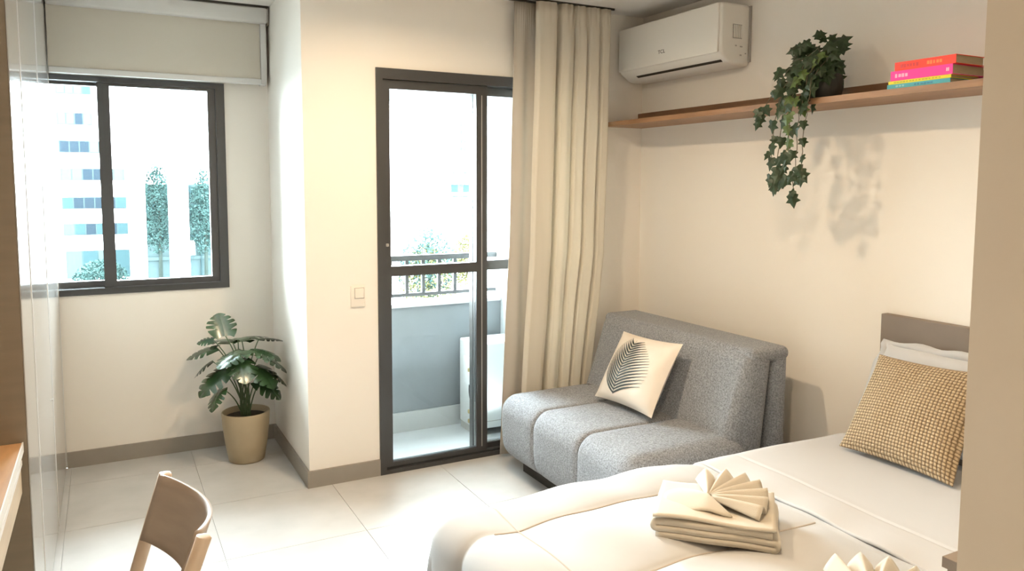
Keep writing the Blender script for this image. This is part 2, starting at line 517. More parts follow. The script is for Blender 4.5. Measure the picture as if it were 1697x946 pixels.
# ------------------------------------------------------------------ wardrobe, desk
WD = -3.155
wd = thing('wardrobe', 'tall glossy greige sliding wardrobe reaching the ceiling by the window', 'wardrobe', (-3.48, -0.12, 0))
add('carcass', box(XL + 0.022, WD - 0.03, -1.075, 0.86, 0.0, 2.52), TAUPE, wd)
add('side_panel', box(XL + 0.022, WD - 0.004, -1.10, -1.076, 0.0, 2.52), TAUPE, wd)
for a, b in ((-1.10, -0.735), (-0.728, 0.06), (0.067, 0.86)):
    dp = add('sliding_door', box(WD - 0.026 if a > -1.09 else WD - 0.003, WD, a + 0.001, b - 0.001, 0.012, 2.52), GLOSS, wd)
    add('edge_profile', box(WD - 0.02 if a > -1.09 else WD - 0.002, WD + 0.002, b - 0.012, b - 0.001, 0.012, 2.52), BLINDW, dp)
add('knob', lathe([(0.002, 0.60), (0.004, 0.602), (0.004, 0.608), (0.002, 0.61)], WD + 0.003, -0.02, 10), BLINDW, wd)
dk = thing('desk', 'orange-brown wooden desk with drawer against the wardrobe side', 'desk', (-3.48, -1.9, 0))
add('desk_top', box(XL, -3.172, -2.72, -1.105, 0.722, 0.750), OAK, dk)
add('edge_band', box(-3.172, -3.168, -2.72, -1.105, 0.722, 0.752), TRIM, dk)
dr = add('drawer', box(-3.75, -3.176, -2.70, -1.125, 0.600, 0.700), OAKPALE, dk)
add('drawer_edge', box(-3.176, -3.172, -2.70, -1.125, 0.688, 0.702), TRIM, dr)
add('rear_rail', box(XL, -3.70, -2.72, -1.105, 0.45, 0.722), TAUPE, dk)
for y in (-1.125, -2.70):
    add('side_support', box(XL, -3.30, y - 0.012, y + 0.012, 0, 0.60), TAUPE, dk)
    add('hanger_rail', box(XL + 0.05, -3.25, y - 0.01, y + 0.01, 0.700, 0.722), TAUPE, dk)

# ------------------------------------------------------------------ chair
ch = thing('dining_chair', 'beech chair with curved plywood back pulled up to the desk', 'chair', (-3.0, -1.9, 0))
FT, NT = Vector((-2.806, -1.69, 0.79)), Vector((-2.758, -2.115, 0.788))
FB, NB = Vector((-2.915, -1.69, 0.44)), Vector((-2.885, -2.115, 0.44))
for t, b in ((FT, FB), (NT, NB)):
    foot = Vector((b.x + 0.10, b.y, 0.0))
    pts = [t + Vector((0, 0, 0.002)), t + Vector((0, 0, -0.001)), t.lerp(b, 0.5), b, b.lerp(foot, 0.5), foot]
    add('rear_leg', tube(pts, [0.012, 0.0165, 0.0165, 0.0165, 0.015, 0.012], 14), BEECH, ch, True)
def panel(u, v):
    p = FT.lerp(NT, u)
    q = p.lerp(FB.lerp(NB, u), -0.025 + v * 0.465)
    bulge = 0.066 * sin(PI * u) ** 0.8
    return q + Vector((bulge - 0.016, -(0.5 - u) * 0.036, -0.012 * sin(PI * u) - 0.004))
add('backrest', grid(28, 8, panel), PLY, ch, True, solid=0.010)
SX0, SX1 = -3.30, -2.87
add('seat', rbox((SX0, -2.13, 0.432), (SX1, -1.675, 0.452), 0.009, 3, (2, 2, 1)), PLY, ch, True)
for y in (-1.70, -2.10):
    add('front_leg', tube([(SX0 + 0.05, y, 0.432), (SX0 + 0.03, y, 0.0)], [0.0165, 0.012], 12), BEECH, ch, True)
    add('side_rail', box(SX0 + 0.05, SX1 - 0.03, y - 0.009, y + 0.009, 0.385, 0.431), BEECH, ch)
add('front_rail', box(SX0 + 0.04, SX0 + 0.058, -2.085, -1.715, 0.385, 0.431), BEECH, ch)
add('back_rail', box(SX1 - 0.045, SX1 - 0.028, -2.085, -1.715, 0.385, 0.431), BEECH, ch)

# ------------------------------------------------------------------ light switch
sw = thing('light_switch', 'small cream light switch plate left of the balcony door', 'light switch', (-1.79, 0, 0.91))
pl = add('plate', rbox((-1.828, -0.008, 0.910), (-1.752, 0.0, 1.020), 0.003, 2, (1, 1, 1)), SWITCHM, sw, True)
add('rocker', rbox((-1.806, -0.013, 0.955), (-1.760, -0.007, 1.006), 0.003, 2, (1, 1, 1)), SWITCHM, sw, True)
add('rocker_gap', box(-1.809, -1.757, -0.0086, -0.0078, 0.952, 1.009), STITCH, sw)

# ------------------------------------------------------------------ ceiling lamps (above the frame)
for (x, y), lb, pw in (((-1.75, -1.00), 'round white ceiling lamp nearer the balcony door', LAMP_W), ((-1.75, -2.45), 'round white ceiling lamp nearer the bed foot', LAMP_W * 0.8),
                       ((-2.75, -4.60), 'unseen round ceiling lamp added at the back to light the partition', LAMP_W * 0.5)):  # back lamp is an added fill that brightens the beige partition
    lp = thing('ceiling_lamp', lb, 'lamp', (x, y, 2.50), 'round ceiling lamps')
    add('lamp_body', lathe([(0.085, 2.515), (0.09, 2.52), (0.09, 2.54)], x, y, 28), LAMPB, lp, True)
    add('diffuser', lathe([(0.07, 2.508), (0.08, 2.514)], x, y, 28), LAMPE, lp)
    ld = bpy.data.lights.new('lamp_light', 'AREA')
    ld.shape = 'DISK'
    ld.size = 0.11
    ld.energy = pw
    ld.spread = math.radians(165)
    ld.color = LAMP_COL
    lo = bpy.data.objects.new('lamp_light', ld)
    C.objects.link(lo)
    lo.parent = lp
    lo.location = (0, 0, 0.003)

# ------------------------------------------------------------------ curtain and liner
def pleat_sheet(xl, xr, y0, knots, seed, z0, z1, amp=1.0):
    def prof(s):
        for (a, ya), (b, yb) in zip(knots, knots[1:]):
            if s <= b:
                t = (s - a) / (b - a)
                return ya + (yb - ya) * (0.5 - 0.5 * cos(PI * t))
        return knots[-1][1]
    def fn(s, t):
        z = z0 + (z1 - z0) * t
        drift = 0.018 * sin(1.7 * z + 5 * s + seed) * (1 - t) * sin(PI * s)
        q = max(0, min(1, s + drift))
        xa, xb = interp(xl, z), interp(xr, z)
        head = max(0, (t - 0.92) / 0.08)
        pinch = 0.005 * sin(2 * PI * 13 * s) * head * (1 if s > 0.3 else 0.3)
        return (xa + (xb - xa) * s, y0 + amp * prof(q) * (1 - 0.45 * head) + pinch + 0.003 * sin(7 * z + 9 * s + seed), z)
    return fn
CK = [(0, 0.0), (0.035, -0.028), (0.20, -0.034), (0.24, -0.030), (0.262, 0.030), (0.295, 0.034), (0.33, -0.026), (0.40, -0.034), (0.47, -0.020), (0.50, 0.010), (0.54, -0.026),
      (0.63, -0.034), (0.66, 0.000), (0.70, -0.028), (0.80, -0.036), (0.84, -0.004), (0.88, -0.030), (0.95, -0.034), (1.0, 0.01)]
LK = [(0, 0.0), (0.3, -0.012), (0.55, 0.006), (0.8, -0.008), (1.0, 0.0)]
tag(add('curtain', grid(150, 40, pleat_sheet([(0.02, -0.90), (0.41, -0.895), (1.2, -0.845), (2.5, -0.812)], [(0.02, -0.46), (0.41, -0.435), (1.15, -0.352), (1.9, -0.335), (2.5, -0.322)], -0.120, CK, 3, 0.02, 2.528)),
        CURT, None, True, solid=0.003), 'ivory pleated curtain hanging between the balcony door and the corner', 'curtain')
tag(add('blackout_liner', grid(40, 30, pleat_sheet([(0.02, -1.0), (0.41, -0.985), (1.2, -0.945), (2.5, -0.915)], [(0.02, -0.78), (2.5, -0.74)], -0.062, LK, 8, 0.02, 2.528)),
        LINER, None, True, solid=0.002), 'flat greige blackout liner behind the left edge of the ivory curtain', 'curtain')
tr = thing('curtain_rail', 'slim dark double curtain track fixed to the ceiling', 'curtain rail', (-0.62, -0.10, 2.51))
add('front_track', box(-0.95, -0.30, -0.126, -0.114, 2.530, 2.54), DARK, tr)
add('rear_track', box(-0.95, -0.30, -0.070, -0.058, 2.530, 2.54), DARK, tr)

# ------------------------------------------------------------------ air conditioner
ac = thing('air_conditioner', 'white split air conditioner on the wall above the shelf', 'air conditioner', (-0.1, -0.46, 2.13))
def acx(p):
    x, y, z = p
    # bottom front slopes back towards the wall
    t = max(0.0, (2.20 - z) / 0.07)
    if x < -0.05:
        x = x + 0.10 * t ** 1.3 * min(1, (-x - 0.05) / 0.1)
    return (x, y, z)
add('body', rbox((-0.198, -0.882, 2.138), (0.0, -0.030, 2.443), 0.018, 4, (4, 2, 8), deform=acx), ACW, ac, True)
add('front_panel', rbox((-0.207, -0.872, 2.196), (-0.196, -0.040, 2.438), 0.006, 3, (1, 1, 1)), ACW, ac, True)
def slot(y0, y1, z0, z1):
    return join(*[([acx((-0.1995, y0, z0)), acx((-0.1995, y1, z0)), acx((-0.1995, y1, z1)), acx((-0.1995, y0, z1)),
                    acx((-0.19, y0, z0)), acx((-0.19, y1, z0)), acx((-0.19, y1, z1)), acx((-0.19, y0, z1))],
                   [(0, 3, 2, 1), (4, 5, 6, 7), (0, 1, 5, 4), (2, 3, 7, 6), (1, 2, 6, 5), (0, 4, 7, 3)])])
add('air_outlet', slot(-0.845, -0.150, 2.1565, 2.1660), DARK, ac)
gr = add('side_grille', box(-0.118, -0.058, -0.8845, -0.881, 2.270, 2.340), ACG, ac)
for k in range(5):
    add('louvre', box(-0.113 + k * 0.0115, -0.107 + k * 0.0115, -0.8865, -0.8845, 2.274, 2.336), ACW, gr)
for x, z, w in ((-0.095, 2.235, 0.010), (-0.060, 2.232, 0.016), (-0.062, 2.19, 0.012), (-0.030, 2.20, 0.008)):
    add('side_catch', box(x - w / 2, x + w / 2, -0.8835, -0.881, z - 0.003, z + 0.003), ACG, ac)
add('wall_plate', box(-0.010, -0.001, -0.892, -0.026, 2.16, 2.437), ACG, ac)
fc = bpy.data.curves.new('logo_text', 'FONT')
fc.body = 'TCL'
fc.size = 0.027
fc.extrude = 0.0006
fc.align_x = 'CENTER'
fo = bpy.data.objects.new('logo_tmp', fc)
C.objects.link(fo)
bpy.context.view_layer.update()
lm = bpy.data.meshes.new_from_object(fo.evaluated_get(bpy.context.evaluated_depsgraph_get()))
bpy.data.objects.remove(fo)
v = [(-0.2078 - p.co.z, -0.437 - p.co.x * 1.25, 2.252 + p.co.y) for p in lm.vertices]
add('logo', (v, [tuple(q.vertices) for q in lm.polygons]), DARK, ac)

# ------------------------------------------------------------------ shelf, books
sh = thing('wall_shelf', 'long brown wooden wall shelf with a dark back lip', 'shelf', (-0.14, -1.6, 1.879))
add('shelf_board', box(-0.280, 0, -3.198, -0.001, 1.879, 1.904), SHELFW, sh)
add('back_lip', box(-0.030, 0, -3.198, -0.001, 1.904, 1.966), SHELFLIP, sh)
COV = {}
def book(nm, label, col, z0, z1, y0, y1, x0, x1, mark, dx=0.0):
    b = thing('book', label, 'book', ((x0 + x1) / 2, (y0 + y1) / 2, z0), 'books stacked on the shelf')
    m = M(nm, col, 0.5, spec=0.3)
    t = 0.0018
    add('cover', join(box(x0, x0 + t, y0, y1, z0, z1), box(x0 + t, x1, y0, y1, z0, z0 + t), box(x0 + t, x1, y0, y1, z1 - t, z1)), m, b)
    add('pages', box(x0 + t, x1 - 0.004, y0 + 0.003, y1 - 0.003, z0 + t, z1 - t), PAGES, b)
    zc = (z0 + z1) / 2
    for (a, c, mc) in mark:
        mm = COV.setdefault(mc, M('spine_mark_%d' % len(COV), mc, 0.5))
        n = max(2, int(abs(c - a) / 0.012))
        rnd = random.Random(nm + str(a))
        strokes = []
        for k in range(n):
            ya = a + (c - a) * k / n
            yb = ya + (c - a) / n * rnd.uniform(0.5, 0.85)
            hh = (z1 - z0) * rnd.uniform(0.14, 0.22)
            strokes.append(box(x0 - 0.0006, x0, min(ya, yb), max(ya, yb), zc - hh, zc + hh))
        add('spine_lettering', join(*strokes), mm, b)
    return b
book('teal_cover', 'teal book at the bottom of the stack', (0.10, 0.42, 0.46), 1.9045, 1.9205, -2.122, -1.874, -0.272, -0.115, [(-1.985, -2.06, (0.05, 0.22, 0.34)), (-1.91, -1.95, (0.35, 0.62, 0.62))])
book('yellow_cover', 'thin yellow book above the teal one in the stack', (0.80, 0.66, 0.04), 1.9210, 1.9330, -2.124, -1.878, -0.271, -0.11, [(-1.90, -2.09, (0.45, 0.42, 0.03))])
book('pink_cover', 'hot pink book second from the top of the stack', (0.90, 0.05, 0.30), 1.9335, 1.9690, -2.128, -1.886, -0.271, -0.082, [(-1.905, -1.96, (0.95, 0.45, 0.62)), (-2.105, -2.118, (0.95, 0.65, 0.75))])
book('red_cover', 'bright red book on top of the stack', (0.90, 0.06, 0.035), 1.9695, 2.0010, -2.138, -1.901, -0.270, -0.105, [(-1.925, -2.00, (0.62, 0.03, 0.03)), (-2.03, -2.09, (0.95, 0.20, 0.05))])

# ------------------------------------------------------------------ trailing ivy on the shelf
iv = thing('potted_ivy', 'trailing green ivy in a charcoal pot on the wall shelf', 'plant', (-0.165, -1.53, 1.904))
add('pot', lathe([(0.045, 1.904), (0.060, 1.912), (0.072, 1.95), (0.072, 1.985), (0.060, 2.02), (0.05, 2.035), (0.045, 2.03), (0.03, 2.02)], -0.165, -1.498, 28), DPOT, iv, True)
def ivy_leaf(sz):
    out = [(0, 0), (-0.22, -0.08), (-0.42, 0.05), (-0.30, 0.28), (-0.52, 0.48), (-0.22, 0.58), (0, 1.0), (0.22, 0.58), (0.52, 0.48), (0.30, 0.28), (0.42, 0.05), (0.22, -0.08)]
    V = [(x * sz, y * sz, -0.22 * abs(x) * sz - 0.10 * y * y * sz) for x, y in out] + [(0, 0.34 * sz, 0.03 * sz)]
    F = [(i, (i + 1) % 12, 12) for i in range(12)]
    return V, F
ivy_meshes = []
for k, (sz, m) in enumerate(((0.052, IVY), (0.062, IVY), (0.044, IVY), (0.054, IVYL), (0.046, IVYL))):
    v_, f_ = ivy_leaf(sz)
    me = bpy.data.meshes.new('ivy_leaf')
    me.from_pydata(v_, [], f_)
    me.materials.append(m)
    ivy_meshes.append(me)
irnd = random.Random(21)
def put_leaf(pos, normal, tip, kind):
    n = Vector(normal).normalized()
    t = Vector(tip)
    t = (t - n * t.dot(n)).normalized()
    s = t.cross(n)
    o = bpy.data.objects.new('leaf', ivy_meshes[kind])
    C.objects.link(o)
    o.parent = iv
    p = Vector(pos) - OFF[iv.name]
    o.matrix_local = Matrix(((s.x, t.x, n.x, p.x), (s.y, t.y, n.y, p.y), (s.z, t.z, n.z, p.z), (0, 0, 0, 1)))
POTC = Vector((-0.165, -1.498, 2.03))
strands = [
    [(-0.20, -1.50, 2.09), (-0.26, -1.43, 2.08), (-0.30, -1.36, 1.98), (-0.315, -1.29, 1.87), (-0.315, -1.27, 1.83)],
    [(-0.22, -1.50, 2.12), (-0.29, -1.44, 2.05), (-0.315, -1.39, 1.93), (-0.315, -1.36, 1.80), (-0.315, -1.35, 1.66)],
    [(-0.22, -1.51, 2.10), (-0.30, -1.47, 2.03), (-0.32, -1.43, 1.90), (-0.32, -1.40, 1.72), (-0.32, -1.375, 1.54)],
    [(-0.23, -1.52, 2.10), (-0.30, -1.49, 2.02), (-0.325, -1.46, 1.88), (-0.325, -1.44, 1.70), (-0.325, -1.42, 1.57)],
    [(-0.23, -1.53, 2.08), (-0.30, -1.52, 2.00), (-0.32, -1.50, 1.85), (-0.32, -1.49, 1.66), (-0.32, -1.475, 1.50)],
    [(-0.22, -1.54, 2.06), (-0.31, -1.55, 1.98), (-0.32, -1.54, 1.86), (-0.32, -1.52, 1.70), (-0.32, -1.52, 1.58)],
    [(-0.22, -1.50, 2.08), (-0.30, -1.50, 2.04), (-0.33, -1.475, 1.93), (-0.33, -1.46, 1.82), (-0.33, -1.455, 1.66)],
]
for si, st in enumerate(strands):
    pts = [POTC + Vector((0, 0, -0.02))] + [Vector(p) for p in st]
    fine = []
    for a, b in zip(pts, pts[1:]):
        for k in range(6):
            fine.append(a.lerp(b, k / 6) + Vector((irnd.uniform(-1, 1), irnd.uniform(-1, 1), 0)) * 0.004)
    fine.append(pts[-1])
    add('vine', tube(fine, 0.0018, 5), VINE, iv, True)
    nl = 0
    for k in range(5, len(fine), 2 if si in (3, 6) else 3):
        p = fine[k]
        low = p.z < 1.72
        if si in (0,) and irnd.random() < 0.3:
            continue
        nrm = (-1, irnd.uniform(-0.9, 0.5), irnd.uniform(-0.1, 0.6))
        tip = (irnd.uniform(-0.3, 0.2), irnd.uniform(-0.8, 0.8), -1)
        kind = irnd.choice((0, 1, 2)) if (si not in (3, 6) or low) else irnd.choice((0, 3, 4))
        put_leaf(p + Vector((-0.006, irnd.uniform(-0.02, 0.02), irnd.uniform(-0.01, 0.01))), nrm, tip, kind)
    put_leaf(pts[-1], (-1, irnd.uniform(-0.5, 0.2), 0.2), (0, irnd.uniform(-0.4, 0.4), -1), irnd.choice((0, 1)))
for (dy, z) in ((-1.375, 1.535), (-1.355, 1.565), (-1.40, 1.55), (-1.43, 1.545), (-1.45, 1.56), (-1.50, 1.60), (-1.51, 1.55), (-1.485, 1.575), (-1.44, 1.60), (-1.385, 1.60), (-1.27, 1.86), (-1.28, 1.845), (-1.35, 1.70)):
    put_leaf((-0.325, dy, z + 0.02), (-1, irnd.uniform(-0.6, 0.3), irnd.uniform(0, 0.4)), (0, irnd.uniform(-0.7, 0.7), -1), irnd.choice((0, 1, 1, 2)))
for k in range(78):      # bushy crown round the pot
    a = irnd.uniform(0, 2 * PI)
    r = irnd.uniform(0.02, 0.10)
    z = 2.06 + irnd.uniform(-0.07, 0.12) * (1 - r * 3)
    p = Vector((-0.20 + r * cos(a) * 0.9, -1.478 + r * sin(a) * 1.05, z))
    if p.y > -1.46:
        p.z -= (p.y + 1.46) * 0.3
    d = p - Vector((-0.165, -1.480, 1.99))
    put_leaf(p, (d.x - 0.5, d.y - 0.25, d.z + 0.15), (d.x, d.y, d.z - 0.12), irnd.choice((0, 1, 0, 2)))
for k in range(26):      # leaves falling over the front of the pot
    p = Vector((-0.27 - irnd.random() * 0.05, irnd.uniform(-1.53, -1.37), irnd.uniform(1.86, 2.06)))
    put_leaf(p, (-1, irnd.uniform(-0.7, 0.4), irnd.uniform(-0.1, 0.7)), (0, irnd.uniform(-0.8, 0.8), -1), irnd.choice((0, 1, 2, 0, 3)))

# ------------------------------------------------------------------ monstera in a sand coloured pot
PCX, PCY = -2.268, 0.575
mo = thing('potted_monstera', 'leafy monstera plant in a sand coloured pot in the alcove corner', 'plant', (PCX, PCY, 0))
add('pot', lathe([(0.088, 0.0), (0.096, 0.005), (0.112, 0.10), (0.124, 0.20), (0.129, 0.272), (0.127, 0.277), (0.120, 0.277), (0.118, 0.235)], PCX, PCY, 40), POT, mo, True)
add('soil', lathe([(0.02, 0.236), (0.117, 0.236), (0.117, 0.244), (0.02, 0.252)], PCX, PCY, 28), SOIL, mo, True)
def monstera(base, direc, L, W, droop, roll):
    base = Vector(base)
    d = Vector(direc).normalized()
    s = d.cross(Vector((0, 0, 1)))
    s = s.normalized() if s.length > 1e-3 else Vector((1, 0, 0))
    n = s.cross(d)
    s, n = s * cos(roll) + n * sin(roll), -s * sin(roll) + n * cos(roll)
    V, F = [], []
    NT_, NS = 36, 5
    for side in (-1, 1):
        o = len(V)
        for i in range(NT_ + 1):
            t = i / NT_
            w = W * (sin(PI * min(1, t * 0.93 + 0.07) ** 0.75) ** 0.75) * 0.5
            ph = (t * 5.2 + (0.3 if side > 0 else 0)) % 1
            slot_ = 1 - 0.62 * math.exp(-((ph - 0.5) / 0.11) ** 2) * (1 if 0.16 < t < 0.86 else 0)
            for j in range(NS + 1):
                q = j / NS
                r = w * slot_ * q
                back = -0.16 * L * (q ** 2) * max(0, 1 - t * 3.5) + 0.22 * r
                along = t * L + back
                z = -droop * (along / L) ** 2 * L - 0.55 * r * r / max(W, 1e-3) + 0.10 * r
                V.append(tuple(base + d * along + s * (side * r) + n * z))
        for i in range(NT_):
            for j in range(NS):
                a = o + i * (NS + 1) + j
                q = (a, a + 1, a + NS + 2, a + NS + 1)
                F.append(q if side < 0 else q[::-1])
    return V, F
mrnd = random.Random(5)
def pxm(u, vv, dy=0.0):
    return Vector((PCX + (u - 412) * 0.00335, PCY + dy, 0.275 + (682 - vv) * 0.00345))
leaves = [  # leaf base px, direction (x, y, z), length, width, droop, roll, depth offset
    ((383, 556), (-0.1, 0.3, 0.55), 0.125, 0.14, 0.05, 0.1, -0.02),
    ((366, 563), (-1, 0.3, 0.05), 0.08, 0.06, 0.3, 0.5, 0.02),
    ((372, 578), (-1, 0.25, -0.10), 0.15, 0.10, 0.30, 0.25, 0.06),
    ((362, 594), (-1, -0.2, -0.35), 0.11, 0.10, 0.35, -0.5, -0.02),
    ((382, 606), (-1, -0.3, -0.45), 0.17, 0.15, 0.35, 0.2, -0.06),
    ((372, 634), (-0.7, -0.5, -0.40), 0.11, 0.12, 0.5, -0.3, -0.10),
    ((408, 578), (-0.8, -0.55, -0.10), 0.16, 0.15, 0.30, 0.0, -0.07),
    ((405, 568), (0.7, 0.3, 0.20), 0.16, 0.13, 0.35, 0.1, 0.05),
    ((418, 580), (0.75, -0.4, 0.05), 0.15, 0.15, 0.45, 0.0, -0.05),
    ((436, 566), (1, 0.1, 0.02), 0.12, 0.09, 0.25, 0.3, 0.00),
    ((432, 588), (0.8, -0.5, -0.12), 0.15, 0.15, 0.45, 0.25, -0.08),
    ((424, 606), (0.5, -0.8, -0.15), 0.15, 0.15, 0.5, 0.0, -0.06),
    ((426, 628), (0.8, -0.45, -0.28), 0.14, 0.14, 0.45, -0.2, -0.08),
    ((446, 616), (0.9, -0.2, -0.45), 0.12, 0.11, 0.35, 0.4, -0.04),
    ((400, 590), (0.1, -1, -0.25), 0.14, 0.14, 0.5, 0.0, -0.08),
    ((412, 572), (0.1, 0.8, 0.25), 0.13, 0.13, 0.4, 0.0, 0.06),
    ((396, 570), (-0.6, 0.6, 0.25), 0.13, 0.12, 0.4, 0.0, 0.05),
]
for k, (pu, dr_, L, W, dp_, rl, dy) in enumerate(leaves):
    b = pxm(*pu, dy)
    a = 2 * PI * k / len(leaves) + 0.4
    root = Vector((PCX + 0.025 * cos(a), PCY + 0.025 * sin(a), 0.24))
    add('stem', tube(bez(root, (root.x * 0.75 + b.x * 0.25, root.y * 0.8 + b.y * 0.2, root.z * 0.35 + b.z * 0.65), b, 10), [0.0042 - 0.00015 * i for i in range(11)], 6), STEM, mo, True)
    vf = monstera(b, dr_, L * 1.12, W * 1.2, dp_, rl)
    vf = ([(min(p[0], PX - 0.006), min(p[1], D - 0.01), p[2]) for p in vf[0]], vf[1])
    add('leaf', vf, MONST, mo, True)

# ------------------------------------------------------------------ sofa
so = thing('sofa_bed', 'small armless grey tweed sofa bed under the shelf', 'sofa', (-0.65, -0.80, 0))
seams = (-0.607, -1.005)
ex_y = sum([[s_ - 0.03, s_ - 0.012, s_ - 0.006, s_, s_ + 0.006, s_ + 0.012, s_ + 0.03] for s_ in seams], [])
def seat_def(p):
    x, y, z = p
    gq = sum(math.exp(-((y - s_) / 0.009) ** 2) for s_ in seams)
    cx, cz = -0.80, 0.25
    pull = 0.011 * gq
    puff = 0.006 * (abs(sin(PI * (y + 0.21) / 0.397)) ** 0.6)
    if z > 0.2:
        z += (puff - pull) * min(1, (z - 0.2) / 0.2)
    if x < -1.0:
        x += (pull - puff) * 0.8 * min(1, (-1.0 - x) / 0.08)
    if z < 0.25:
        x += 0.10 * ((0.25 - z) / 0.18) ** 2 * (1 if x < -0.9 else 0) * min(1, (-0.9 - x) / 0.1 if x < -0.9 else 0) * 0.35
    return (x, y, z)
add('seat', rbox((-1.098, -1.402, 0.068), (-0.42, -0.212, 0.425), 0.095, 6, (6, 20, 4), ((), ex_y, ()), seat_def), SOFA, so, True)
for s_ in seams:
    path = [(-0.52, s_, 0.4155)] + [(x, s_, 0.4155) for x in (-0.6, -0.7, -0.8, -0.9, -1.0)]
    path += [(-1.003 - 0.0855 * sin(a), s_, 0.330 + 0.0855 * cos(a)) for a in (0.2, 0.4, 0.6, 0.8, 1.0, 1.2, 1.4, 1.57)]
    path += [(-1.0885, s_, 0.26), (-1.084, s_, 0.19), (-1.068, s_, 0.13)]
    add('seam', tube(path, 0.0028, 6), SEAM, so, True)
add('base', box(-0.98, -0.30, -1.33, -0.30, 0.0, 0.09), DARK, so)
def back_def(p):
    x, y, z = p
    t = (z - 0.30) / 0.50
    f = (-0.285 - x) / 0.125          # 0 rear .. 1 front
    front = -0.585 + 0.17 * t
    rear = -0.312 + 0.050 * t
    x = rear + (front - rear) * f
    if f > 0.5:
        x += 0.012 * sin(6 * y + 4 * z) * (0.4 + 0.6 * (1 - t)) - 0.010 * sin(PI * (y + 1.38) / 1.17)
    return (x, y, z)
add('backrest', rbox((-0.41, -1.365, 0.30), (-0.285, -0.205, 0.800), 0.050, 5, (2, 16, 6), deform=back_def), SOFA, so, True)
add('rear_backrest', rbox((-0.262, -1.362, 0.10), (-0.172, -0.205, 0.795), 0.040, 4, (2, 6, 4)), SOFA, so, True)
add('fold_over', rbox((-0.405, -1.366, 0.744), (-0.170, -0.204, 0.808), 0.031, 5, (4, 10, 2)), SOFA, so, True)
for y in (-0.35, -1.25):
    add('rear_foot', lathe([(0.02, 0.0), (0.024, 0.10)], -0.215, y, 14), DARK, so)
add('zip', tube([(-0.60, -0.29, 0.424), (-0.575, -0.31, 0.429), (-0.555, -0.345, 0.426)], 0.004, 6), DARK, so)

# ------------------------------------------------------------------ cushions and pillows
def pillow(corners, thick, pinch=0.05, n=26, power=0.55, wr=0.004, seed=1):
    """corners TL, TR, BR, BL seen from the front; bulges both ways"""
    TL, TR, BR, BL = [Vector(c) for c in corners]
    nrm = (TR - TL).cross(BL - TL).normalized()       # towards the back or the front, sorted out below
    def mid(u, v):
        k = pinch
        uu = (u - 0.5) * (1 - k * (1 - (2 * abs(v - 0.5)) ** 2)) + 0.5
        vv = (v - 0.5) * (1 - k * (1 - (2 * abs(u - 0.5)) ** 2)) + 0.5
        return TL * (1 - uu) * (1 - vv) + TR * uu * (1 - vv) + BR * uu * vv + BL * (1 - uu) * vv
    def prof(u, v):
        a, b = 1 - abs(2 * u - 1) ** 2.4, 1 - abs(2 * v - 1) ** 2.4
        return max(0.0, a * b) ** power
    def front(u, v, off=0.0):
        w = wr * sin(11 * u + 7 * v + seed) * sin(5 * v - 9 * u + 2 * seed)
        return mid(u, v) - nrm * (-(thick * 0.5 * prof(u, v) + w * prof(u, v)) - off)
    def back(u, v):
        return mid(u, v) - nrm * (thick * 0.5 * prof(u, v))
    V, F, UV = [], [], []
    for fn in (front, back):
        o = len(V)
        for j in range(n + 1):
            for i in range(n + 1):
                V.append(tuple(fn(i / n, j / n)))
                UV.append((i / n, 1 - j / n))
        for j in range(n):
            for i in range(n):
                a = o + j * (n + 1) + i
                q = (a, a + 1, a + n + 2, a + n + 1)
                F.append(q if fn is back else q[::-1])
    return (V, F), UV, front
def check_front(corners):
    TL, TR, BR, BL = [Vector(c) for c in corners]
    nrm = (TR - TL).cross(BL - TL).normalized()
    return nrm.x < 0
# palm leaf cushion: corners as seen from the room
lc = [(-0.520, -0.585, 0.768), (-0.490, -1.020, 0.778), (-0.690, -1.045, 0.452), (-0.700, -0.590, 0.446)]
lc = [tuple(Vector(c) + Vector((-0.02, 0, 0.006))) for c in lc]
if not check_front(lc):
    pass
vf, uv, surf = pillow(lc, 0.125 if check_front(lc) else -0.125, pinch=0.06, seed=2)
SGN = 1 if check_front(lc) else -1
cu = thing('leaf_cushion', 'ivory satin cushion printed with a black palm leaf on the sofa', 'cushion', (-0.6, -0.8, 0.44))
add('cushion_cover', vf, SATIN, cu, True, uv)
strokes = []
def stroke(p0, p1, p2, w0, w1, n=7):
    """tapered leaflet from p0 over p1 to p2 in cushion (u, v), v from the top"""
    V = []
    for k in range(n + 1):
        t = k / n
        x = p0[0] * (1 - t) ** 2 + 2 * p1[0] * t * (1 - t) + p2[0] * t * t
        y = p0[1] * (1 - t) ** 2 + 2 * p1[1] * t * (1 - t) + p2[1] * t * t
        dx = 2 * (1 - t) * (p1[0] - p0[0]) + 2 * t * (p2[0] - p1[0])
        dy = 2 * (1 - t) * (p1[1] - p0[1]) + 2 * t * (p2[1] - p1[1])
        l = math.hypot(dx, dy) or 1
        w = (w0 + (w1 - w0) * t) * (0.35 + 0.65 * sin(PI * min(1, t * 1.1 + 0.12)) if t < 0.9 else 0.12)
        for sg in (-1, 1):
            V.append(tuple(surf(x - dy / l * w * sg, y + dx / l * w * sg, 0.0018 * SGN)))
    F = [(2 * k, 2 * k + 1, 2 * k + 3, 2 * k + 2) for k in range(n)]
    strokes.append((V, F))
NB_ = 17
for k in range(NB_):
    t = k / (NB_ - 1)
    v0 = 0.90 - 0.74 * t
    ln = (0.40 - 0.24 * t ** 1.5) * (0.75 + 0.35 * sin(PI * (t * 0.8 + 0.15)))
    u0 = 0.365 + 0.02 * t
    stroke((u0, v0), (u0 + ln * 0.55, v0 - ln * 0.36), (u0 + ln * 1.15, v0 - ln * 0.52), 0.0150, 0.008)
    stroke((u0, v0), (u0 - ln * 0.42, v0 - ln * 0.25), (u0 - ln * 0.66, v0 - ln * 0.75), 0.0150, 0.008)
